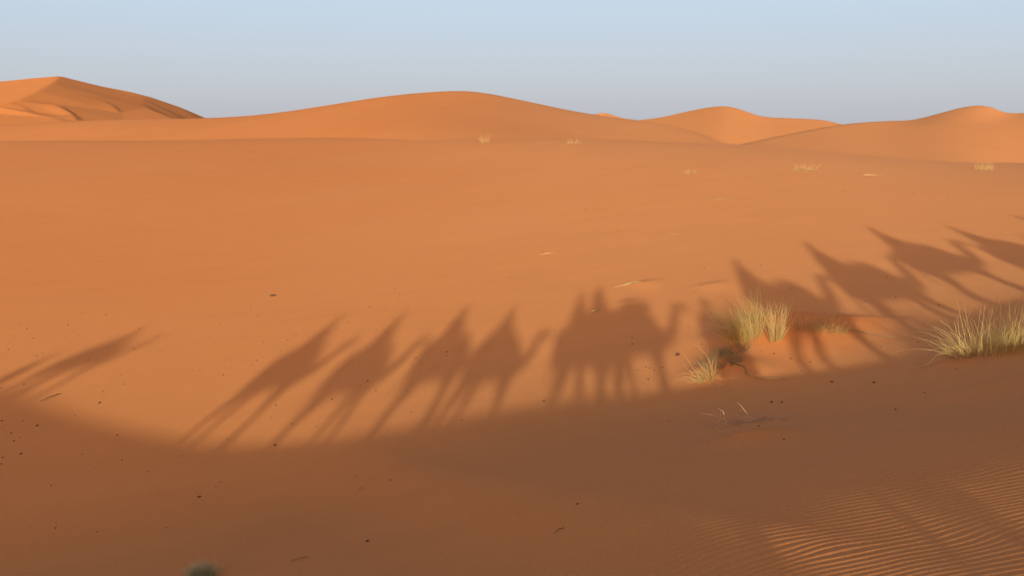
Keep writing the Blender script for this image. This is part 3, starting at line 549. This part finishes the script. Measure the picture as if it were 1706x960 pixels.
def head_meshes(c, face):
    """a head with eyes, nose, mouth and ears; c: centre, face: unit direction in xy"""
    fx, fy = face; sx, sy = -fy, fx
    def P_(f_, s_, u): return (c[0] + fx * f_ + sx * s_, c[1] + fy * f_ + sy * s_, c[2] + u)
    bm = bmesh.new(); bmesh.ops.create_icosphere(bm, subdivisions=3, radius=1)
    for v in bm.verts:
        x, y, z = v.co; wj = 1 - 0.22 * max(0, -z)
        f_ = x * 0.098 * (1 - 0.08 * max(0, -z)); s_ = y * 0.075 * wj; u = z * 0.118
        if x > 0.85 and -0.35 < z < 0.15: f_ += 0.02 * (1 - abs(y) * 3) if abs(y) < 0.3 else 0       # nose
        if x > 0.8 and 0.1 < z < 0.3 and 0.25 < abs(y) < 0.6: f_ -= 0.008                             # eye sockets
        if x > 0.75 and z < -0.75: f_ += 0.012                                                        # chin
        v.co = P_(f_, s_, u)
    h = bpy.data.meshes.new('head'); bm.to_mesh(h); bm.free()
    ears = [ball('e', P_(-0.005, 0.077 * s, 0.0), (0.018, 0.018, 0.032), 1) for s in (-1, 1)]
    eyes = join_meshes('eyes', [ball('e', P_(0.088, 0.030 * s, 0.022), (0.013, 0.013, 0.010), 1) for s in (-1, 1)])
    mouth = tube_mesh('mouth', [[P_(0.090, -0.024, -0.055), P_(0.098, 0, -0.057), P_(0.090, 0.024, -0.055)]], 0.005, 5)
    return [h] + ears, eyes, mouth
def hand(w, d, up):
    """five bent fingers from a palm at w pointing along d, closing towards -up"""
    w = Vector(w); d = Vector(d).normalized(); up = Vector(up).normalized(); s = d.cross(up).normalized(); up = s.cross(d).normalized()
    ms = [ball('palm', w + d * 0.045, (0.032, 0.032, 0.026), 2)]
    for k, (off, ln) in enumerate([(-0.030, 0.060), (-0.011, 0.072), (0.009, 0.075), (0.028, 0.066)]):
        b = w + d * 0.07 + s * off
        ms.append(tube_mesh('f', [[b - d * 0.02, b + d * ln * 0.45, b + d * ln * 0.72 - up * ln * 0.35, b + d * ln * 0.62 - up * ln * 0.70]], 0.0085, 6))
    b = w + d * 0.02 + s * 0.03
    ms.append(tube_mesh('f', [[b, b + s * 0.025 + d * 0.02, b + s * 0.022 + d * 0.045 - up * 0.025]], 0.010, 6))
    return ms
def make_rider(cloth, turban, tall=0.0, arms='handle'):
    """seated astride; own origin at the seat, facing +x; seat at z = 0"""
    t = empty('person')
    V = [(0, 0, 0.08, 0.15, 0.17)]; E = []
    ch_ = chain(V, E, 0, [(0.0, 0, 0.26, 0.12, 0.15), (0.0, 0, 0.46, 0.13, 0.17)])
    nk = chain(V, E, ch_, [(0.0, 0, 0.60, 0.07, 0.07), (0.01, 0, 0.70, 0.055, 0.055)])
    hands = []; phone_sleeves = []
    for s in (-1, 1):
        if arms == 'handle':
            el, wr, dr = (0.14, 0.28 * s, 0.30), (0.33, 0.12 * s, 0.27), (1, -0.1 * s, -0.25)
            chain(V, E, ch_, [(0.0, 0.19 * s, 0.53, 0.062, 0.062), el + (0.045, 0.045), wr + (0.03, 0.03)])
            hands += hand(wr, dr, (0, 0, 1))
        elif arms == 'phone':
            # the camera looks 61 degrees to the left of the way the camel walks
            f = Vector((math.cos(PH_A), math.sin(PH_A), 0)); r_ = Vector((f.y, -f.x, 0)) * (-s)
            sh_ = Vector((0, 0.19 * s, 0.53)); wr = Vector((0, 0, 0.68)) + f * 0.22 + r_ * 0.10; el = (sh_ + wr) / 2 + Vector((0, 0, -0.14)) + r_ * 0.10
            chain(V, E, ch_, [(*sh_, 0.062, 0.062), (*el, 0.045, 0.045), (*wr, 0.03, 0.03)])
            phone_sleeves.append([tuple(sh_), tuple((sh_ + el) / 2 + Vector((0, 0, -0.01))), tuple(el), tuple(el * 0.35 + wr * 0.65)])
            hands += hand(wr, f * 0.6 + Vector((0, 0, 0.8)), -f)
        chain(V, E, 0, [(0.10, 0.16 * s, 0.03, 0.11, 0.11), (0.40, 0.40 * s, -0.10, 0.075, 0.075), (0.38, 0.47 * s, -0.48, 0.05, 0.055), (0.48, 0.47 * s, -0.55, 0.045, 0.035)])
    body = skin_mesh('person', V, E)
    face = (1.0, 0.0) if arms == 'handle' else (math.cos(PH_A), math.sin(PH_A))
    hm, eyes, mouth = head_meshes((0.02, 0, 0.82), face)
    link('person_body', join_meshes('person_body', [body] + hm + hands), M_SKIN, t)
    link('eyes', eyes, M_EYE, t); link('mouth', mouth, mat('lips', (0.25, 0.09, 0.07)), t)
    # loose robe: a flared shell from the neck down over the thighs
    V, F = [], []; rings = [(0.67, 0.085, 0.09), (0.60, 0.15, 0.21), (0.50, 0.20, 0.27), (0.36, 0.24, 0.30), (0.18, 0.28, 0.35), (0.04, 0.36, 0.44), (-0.12, 0.42, 0.54), (-0.30, 0.45, 0.60)]
    n = 20
    for z, rx, ry in rings:
        for q in range(n):
            a = 2 * math.pi * q / n; w_ = 1 + 0.05 * math.sin(5 * a + z * 7) * (0.66 - z)
            V.append((0.02 + rx * math.cos(a) * w_ + (0.12 if z < 0.1 else 0), ry * math.sin(a) * w_, z))
    for k in range(len(rings) - 1):
        for q in range(n): F.append((k * n + q, (k + 1) * n + q, (k + 1) * n + (q + 1) % n, k * n + (q + 1) % n))
    link('robe', mesh_from('robe', V, F), cloth, t)
    if arms == 'handle':
        rob = [[(0, 0.17 * s, 0.54), (0.10, 0.27 * s, 0.36), (0.15, 0.28 * s, 0.30), (0.28, 0.16 * s, 0.28)] for s in (-1, 1)]
        link('sleeve', tube_mesh('sleeve', [rob[0]], 0.065, 8), cloth, t); link('sleeve', tube_mesh('sleeve', [rob[1]], 0.065, 8), cloth, t)
    for sp in phone_sleeves: link('sleeve', tube_mesh('sleeve', [sp], 0.075, 8), cloth, t)
    # wound head scarf
    coil = []
    for q in range(61):
        a = 2 * math.pi * q / 14; u = q / 60
        coil.append((0.0 + 0.02 + (0.088 - 0.055 * u) * math.cos(a), (0.078 - 0.05 * u) * math.sin(a), 0.875 + (0.075 + tall) * u))
    link('turban', join_meshes('turban', [tube_mesh('c', [coil], 0.032, 7), ball('c', (0.0, 0, 0.91 + tall * 0.3), (0.085, 0.075, 0.06 + tall * 0.5)), tube_mesh('c', [[(-0.08, 0, 0.86), (-0.12, 0.02, 0.74), (-0.10, 0.03, 0.58)]], 0.035, 7)]), turban, t)
    return t
PATH_A = math.atan2(PY, PX)                       # heading of the walk, anticlockwise from +x
PH_A = math.radians(90) - PATH_A
protos = [make_camel((0.22, -0.20), 0.0), make_camel((-0.16, 0.24), 0.08), make_camel((0.30, 0.26), -0.05)]
pack_camel = make_camel((0.28, -0.25), 0.06, True)
riders = {}
CG, RG = 'camels of the caravan on the ridge', 'riders of the caravan on the ridge'
used = set()
for n, (x, y, tip, pk, cl, tb, clab, rlab) in enumerate(CARAVAN):
    g0 = gz(x, y); s = (tip - g0) / 2.93
    src = protos[pk]; c = src if pk not in used else copy_tree(src); used.add(pk)
    sh_ = SHIFT[n]; c.location = (x + sh_ * PX, y + sh_ * PY, g0); c.rotation_euler = (0, 0, PATH_A + 0.03 * math.sin(n * 2.3)); c.scale = (s * LONG[n], s, s)
    tag(c, clab, 'camel', CG)
    key = (cl, tb); r = make_rider(CLOTHS[cl], CLOTHS[tb], 0.03 * (n % 3)) if key not in riders else copy_tree(riders[key]); riders.setdefault(key, r)
    r.location = (x, y, g0 + 1.94 * s); r.rotation_euler = (0, 0, PATH_A); r.scale = (s, s, s)
    tag(r, rlab, 'person', RG)
tb_x, tb_y, tb_t = TAIL_PACK; g0 = gz(tb_x, tb_y); s = (tb_t - g0) / 2.43; c = copy_tree(pack_camel); c.location = (tb_x, tb_y, g0); c.rotation_euler = (0, 0, PATH_A); c.scale = (s, s, s)
tag(c, 'riderless packed camel at the tail, shadow merged behind the long far left one', 'camel', CG)
# the photographer's own camel
gx, gy = -0.24, -0.30; g0 = gz(gx, gy) - 0.02; s = (3.0 - g0 - 0.02) / 2.76
c = copy_tree(protos[1]); c.location = (gx, gy, g0); c.rotation_euler = (0, 0, PATH_A); c.scale = (s, s, s)
tag(c, 'camel carrying the rider who takes the picture', 'camel', CG)
r = make_rider(CLOTHS[4], CLOTHS[1], 0.0, 'phone'); r.location = (gx, gy, g0 + 1.94 * s); r.rotation_euler = (0, 0, PATH_A); r.scale = (s, s, s)
tag(r, 'rider holding up a phone, shadow just left of the humped camel shadow', 'person', RG)
bm = bmesh.new(); bmesh.ops.create_cube(bm, size=1)
for v in bm.verts: v.co = Vector((v.co.x * 0.145, v.co.y * 0.008, v.co.z * 0.072))
bmesh.ops.bevel(bm, geom=bm.edges[:], offset=0.003, segments=2, affect='EDGES'); me = bpy.data.meshes.new('mobile_phone'); bm.to_mesh(me); bm.free()
o = link('mobile_phone', me, M_PHONE); o.location = (0, -0.03, 3.0); tag(o, 'black phone held up sideways by the rider taking the picture', 'phone')
# packed camel led by a walking guide
x, y, tip = PACK; g0 = gz(x, y); s = (tip - g0) / 2.43
pack_camel.location = (x, y, g0); pack_camel.rotation_euler = (0, 0, PATH_A); pack_camel.scale = (s * 1.02, s, s); tag(pack_camel, 'camel with a rounded pack on its hump and its head raised in full profile', 'camel', CG)
def make_walker(cloth, turban):
    t = empty('person'); V = [(0, 0, 0.95, 0.15, 0.16)]; E = []
    ch_ = chain(V, E, 0, [(0.0, 0, 1.12, 0.12, 0.14), (0.02, 0, 1.32, 0.13, 0.17)]); chain(V, E, ch_, [(0.02, 0, 1.46, 0.07, 0.07), (0.03, 0, 1.54, 0.055, 0.055)])
    hs = []
    for s in (-1, 1):
        wr = (0.22 * s + 0.05, 0.30 * s, 0.84); chain(V, E, ch_, [(0.02, 0.19 * s, 1.39, 0.06, 0.06), (0.02 + 0.05 * s, 0.26 * s, 1.10, 0.045, 0.045), wr + (0.03, 0.03)]); hs += hand(wr, (0.2 * s, 0, -1), (0, -s, 0))
        chain(V, E, 0, [(0, 0.10 * s, 0.86, 0.10, 0.11), (-0.14 * s, 0.11 * s, 0.48, 0.065, 0.07), (-0.30 * s, 0.11 * s, 0.09, 0.045, 0.05), (-0.30 * s + 0.16, 0.12 * s, 0.035, 0.045, 0.032)])
    hm, eyes, mouth = head_meshes((0.04, 0, 1.66), (1, 0))
    link('person_body', join_meshes('person_body', [skin_mesh('b', V, E)] + hm + hs), M_SKIN, t); link('eyes', eyes, M_EYE, t); link('mouth', mouth, M_SKIN, t)
    V, F = [], []; n = 20; rings = [(1.50, 0.10, 0.10), (1.44, 0.24, 0.24), (1.30, 0.33, 0.34), (1.05, 0.38, 0.38), (0.80, 0.42, 0.38), (0.5, 0.45, 0.38), (0.18, 0.50, 0.40)]
    for z, rx, ry in rings:
        for q in range(n): a = 2 * math.pi * q / n; w_ = 1 + 0.05 * math.sin(6 * a + z * 5) * (1.5 - z); V.append((0.02 + rx * math.cos(a) * w_, ry * math.sin(a) * w_, z))
    for k in range(len(rings) - 1):
        for q in range(n): F.append((k * n + q, (k + 1) * n + q, (k + 1) * n + (q + 1) % n, k * n + (q + 1) % n))
    link('robe', mesh_from('robe', V, F), cloth, t)
    coil = [(0.02 + (0.15 - 0.06 * q / 60) * math.cos(2 * math.pi * q / 14), (0.10 - 0.055 * q / 60) * math.sin(2 * math.pi * q / 14), 1.71 + 0.10 * q / 60) for q in range(61)]
    link('turban', join_meshes('turban', [tube_mesh('c', [coil], 0.04, 7), ball('c', (0.02, 0, 1.75), (0.14, 0.13, 0.08))]), turban, t)
    return t
w = make_walker(CLOTHS[0], CLOTHS[1]); x, y, tip = GUIDE; g0 = gz(x, y); s = (tip - g0) / 1.86
w.location = (x, y, g0); w.rotation_euler = (0, 0, PATH_A); w.scale = (s, s * 1.05, s); tag(w, 'robed guide walking ahead of the packed camel, shadow just left of the green tuft', 'person')
x, y, tip = TAIL_MAN; c = copy_tree(w); g0 = gz(x, y); s = (tip - g0) / 1.86; c.location = (x, y, g0); c.scale = (s, s, s)
tag(c, 'person in a robe walking behind the caravan, shadow at the left edge', 'person')

# ---------------------------------------------------------------- light
SUN_DIR = Vector(AS_DIR)                           # the way the sunlight travels
sd = bpy.data.lights.new('sun', 'SUN'); sd.energy = SUN_E; sd.angle = math.radians(SUN_A); sd.color = SUN_C
so = bpy.data.objects.new('sun', sd); COL.objects.link(so); so.rotation_euler = SUN_DIR.to_track_quat('-Z', 'Y').to_euler(); so.location = (-5, -30, 20)
w = bpy.data.worlds.new('World'); scene.world = w; w.use_nodes = True; nt = w.node_tree
sky = nt.nodes.new('ShaderNodeTexSky'); sky.sky_type = 'NISHITA'; sky.sun_disc = False
sky.sun_elevation = math.asin(-SUN_DIR.z); sky.sun_rotation = math.atan2(-SUN_DIR.x, -SUN_DIR.y); sky.altitude = 700
sky.air_density = AIR; sky.dust_density = DUST; sky.ozone_density = OZ
bg = nt.nodes['Background']; bg.inputs['Strength'].default_value = SKY_S
# dusty air: a pale veil that thickens towards the horizon and is warmer on the sun's side
def wn(t, **kw):
    n = nt.nodes.new(t)
    for k_, v_ in kw.items(): setattr(n, k_, v_)
    return n
tcn = wn('ShaderNodeTexCoord'); sep = wn('ShaderNodeSeparateXYZ'); nt.links.new(tcn.outputs['Generated'], sep.inputs[0])
def wramp(src, stops):
    r_ = wn('ShaderNodeValToRGB'); e = r_.color_ramp.elements
    while len(e) < len(stops): e.new(0.5)
    for q, (p_, c_) in enumerate(stops): e[q].position = p_; e[q].color = (*c_, 1)
    nt.links.new(src, r_.inputs['Fac']); return r_.outputs['Color']
def wmix(a, b_, f_):
    x_ = wn('ShaderNodeMix', data_type='RGBA'); ins = [q for q in x_.inputs if q.type == 'RGBA']
    for s_, v_ in zip(ins, (a, b_)):
        nt.links.new(v_, s_)
    nt.links.new(f_, x_.inputs['Factor']); return [q for q in x_.outputs if q.type == 'RGBA'][0]
K = 1 / SKY_S
far_veil = wramp(sep.outputs['Z'], [(p_, tuple(v * K * VEIL_K * VK for v in c_)) for p_, c_ in VEIL])
sun_veil = wramp(sep.outputs['Z'], [(p_, tuple(v * K * VEIL_K * VK for v in c_)) for p_, c_ in SUN_VEIL])
dt = wn('ShaderNodeVectorMath', operation='DOT_PRODUCT'); nt.links.new(tcn.outputs['Generated'], dt.inputs[0]); dt.inputs[1].default_value = tuple(-SUN_DIR)
mr = wn('ShaderNodeMapRange'); mr.inputs['From Min'].default_value = -0.3; mr.inputs['From Max'].default_value = 1.0; mr.interpolation_type = 'SMOOTHSTEP'; nt.links.new(dt.outputs['Value'], mr.inputs['Value'])
veil = wmix(far_veil, sun_veil, mr.outputs[0])
fac = wramp(sep.outputs['Z'], [(0.0, (0.92,) * 3), (0.30, (0.75,) * 3), (1.0, (0.35,) * 3)])
# the bright dusty glow round the low sun, on the side away from the camera
pw = wn('ShaderNodeMath', operation='POWER'); cl_ = wn('ShaderNodeMath', operation='MAXIMUM'); cl_.inputs[1].default_value = 0.0
nt.links.new(dt.outputs['Value'], cl_.inputs[0]); nt.links.new(cl_.outputs[0], pw.inputs[0]); pw.inputs[1].default_value = GLOW_P
glow = wn('ShaderNodeMix', data_type='RGBA', blend_type='ADD'); gi = [q for q in glow.inputs if q.type == 'RGBA']
nt.links.new(wmix(sky.outputs['Color'], veil, fac), gi[0]); gi[1].default_value = tuple(v * K * VK for v in GLOW) + (1,)
nt.links.new(pw.outputs[0], glow.inputs['Factor']); nt.links.new([q for q in glow.outputs if q.type == 'RGBA'][0], bg.inputs['Color'])

# ---------------------------------------------------------------- camera
cd = bpy.data.cameras.new('camera'); cam = bpy.data.objects.new('camera', cd); COL.objects.link(cam)
cd.sensor_width = 36; cd.lens = 36 * 1420 / 1706; cd.clip_start = 0.05; cd.clip_end = 20000
cam.location = (0, 0, 3.0); cam.rotation_euler = (math.pi / 2 - math.atan(275 / 1420), 0, 0)
scene.camera = cam
scene.view_settings.view_transform = 'Standard'; scene.view_settings.look = 'None'; scene.view_settings.exposure = EXPO; scene.view_settings.gamma = 1
scene.view_settings.use_curve_mapping = False
scene.cycles.use_denoising = DENOISE; scene.cycles.max_bounces = 6
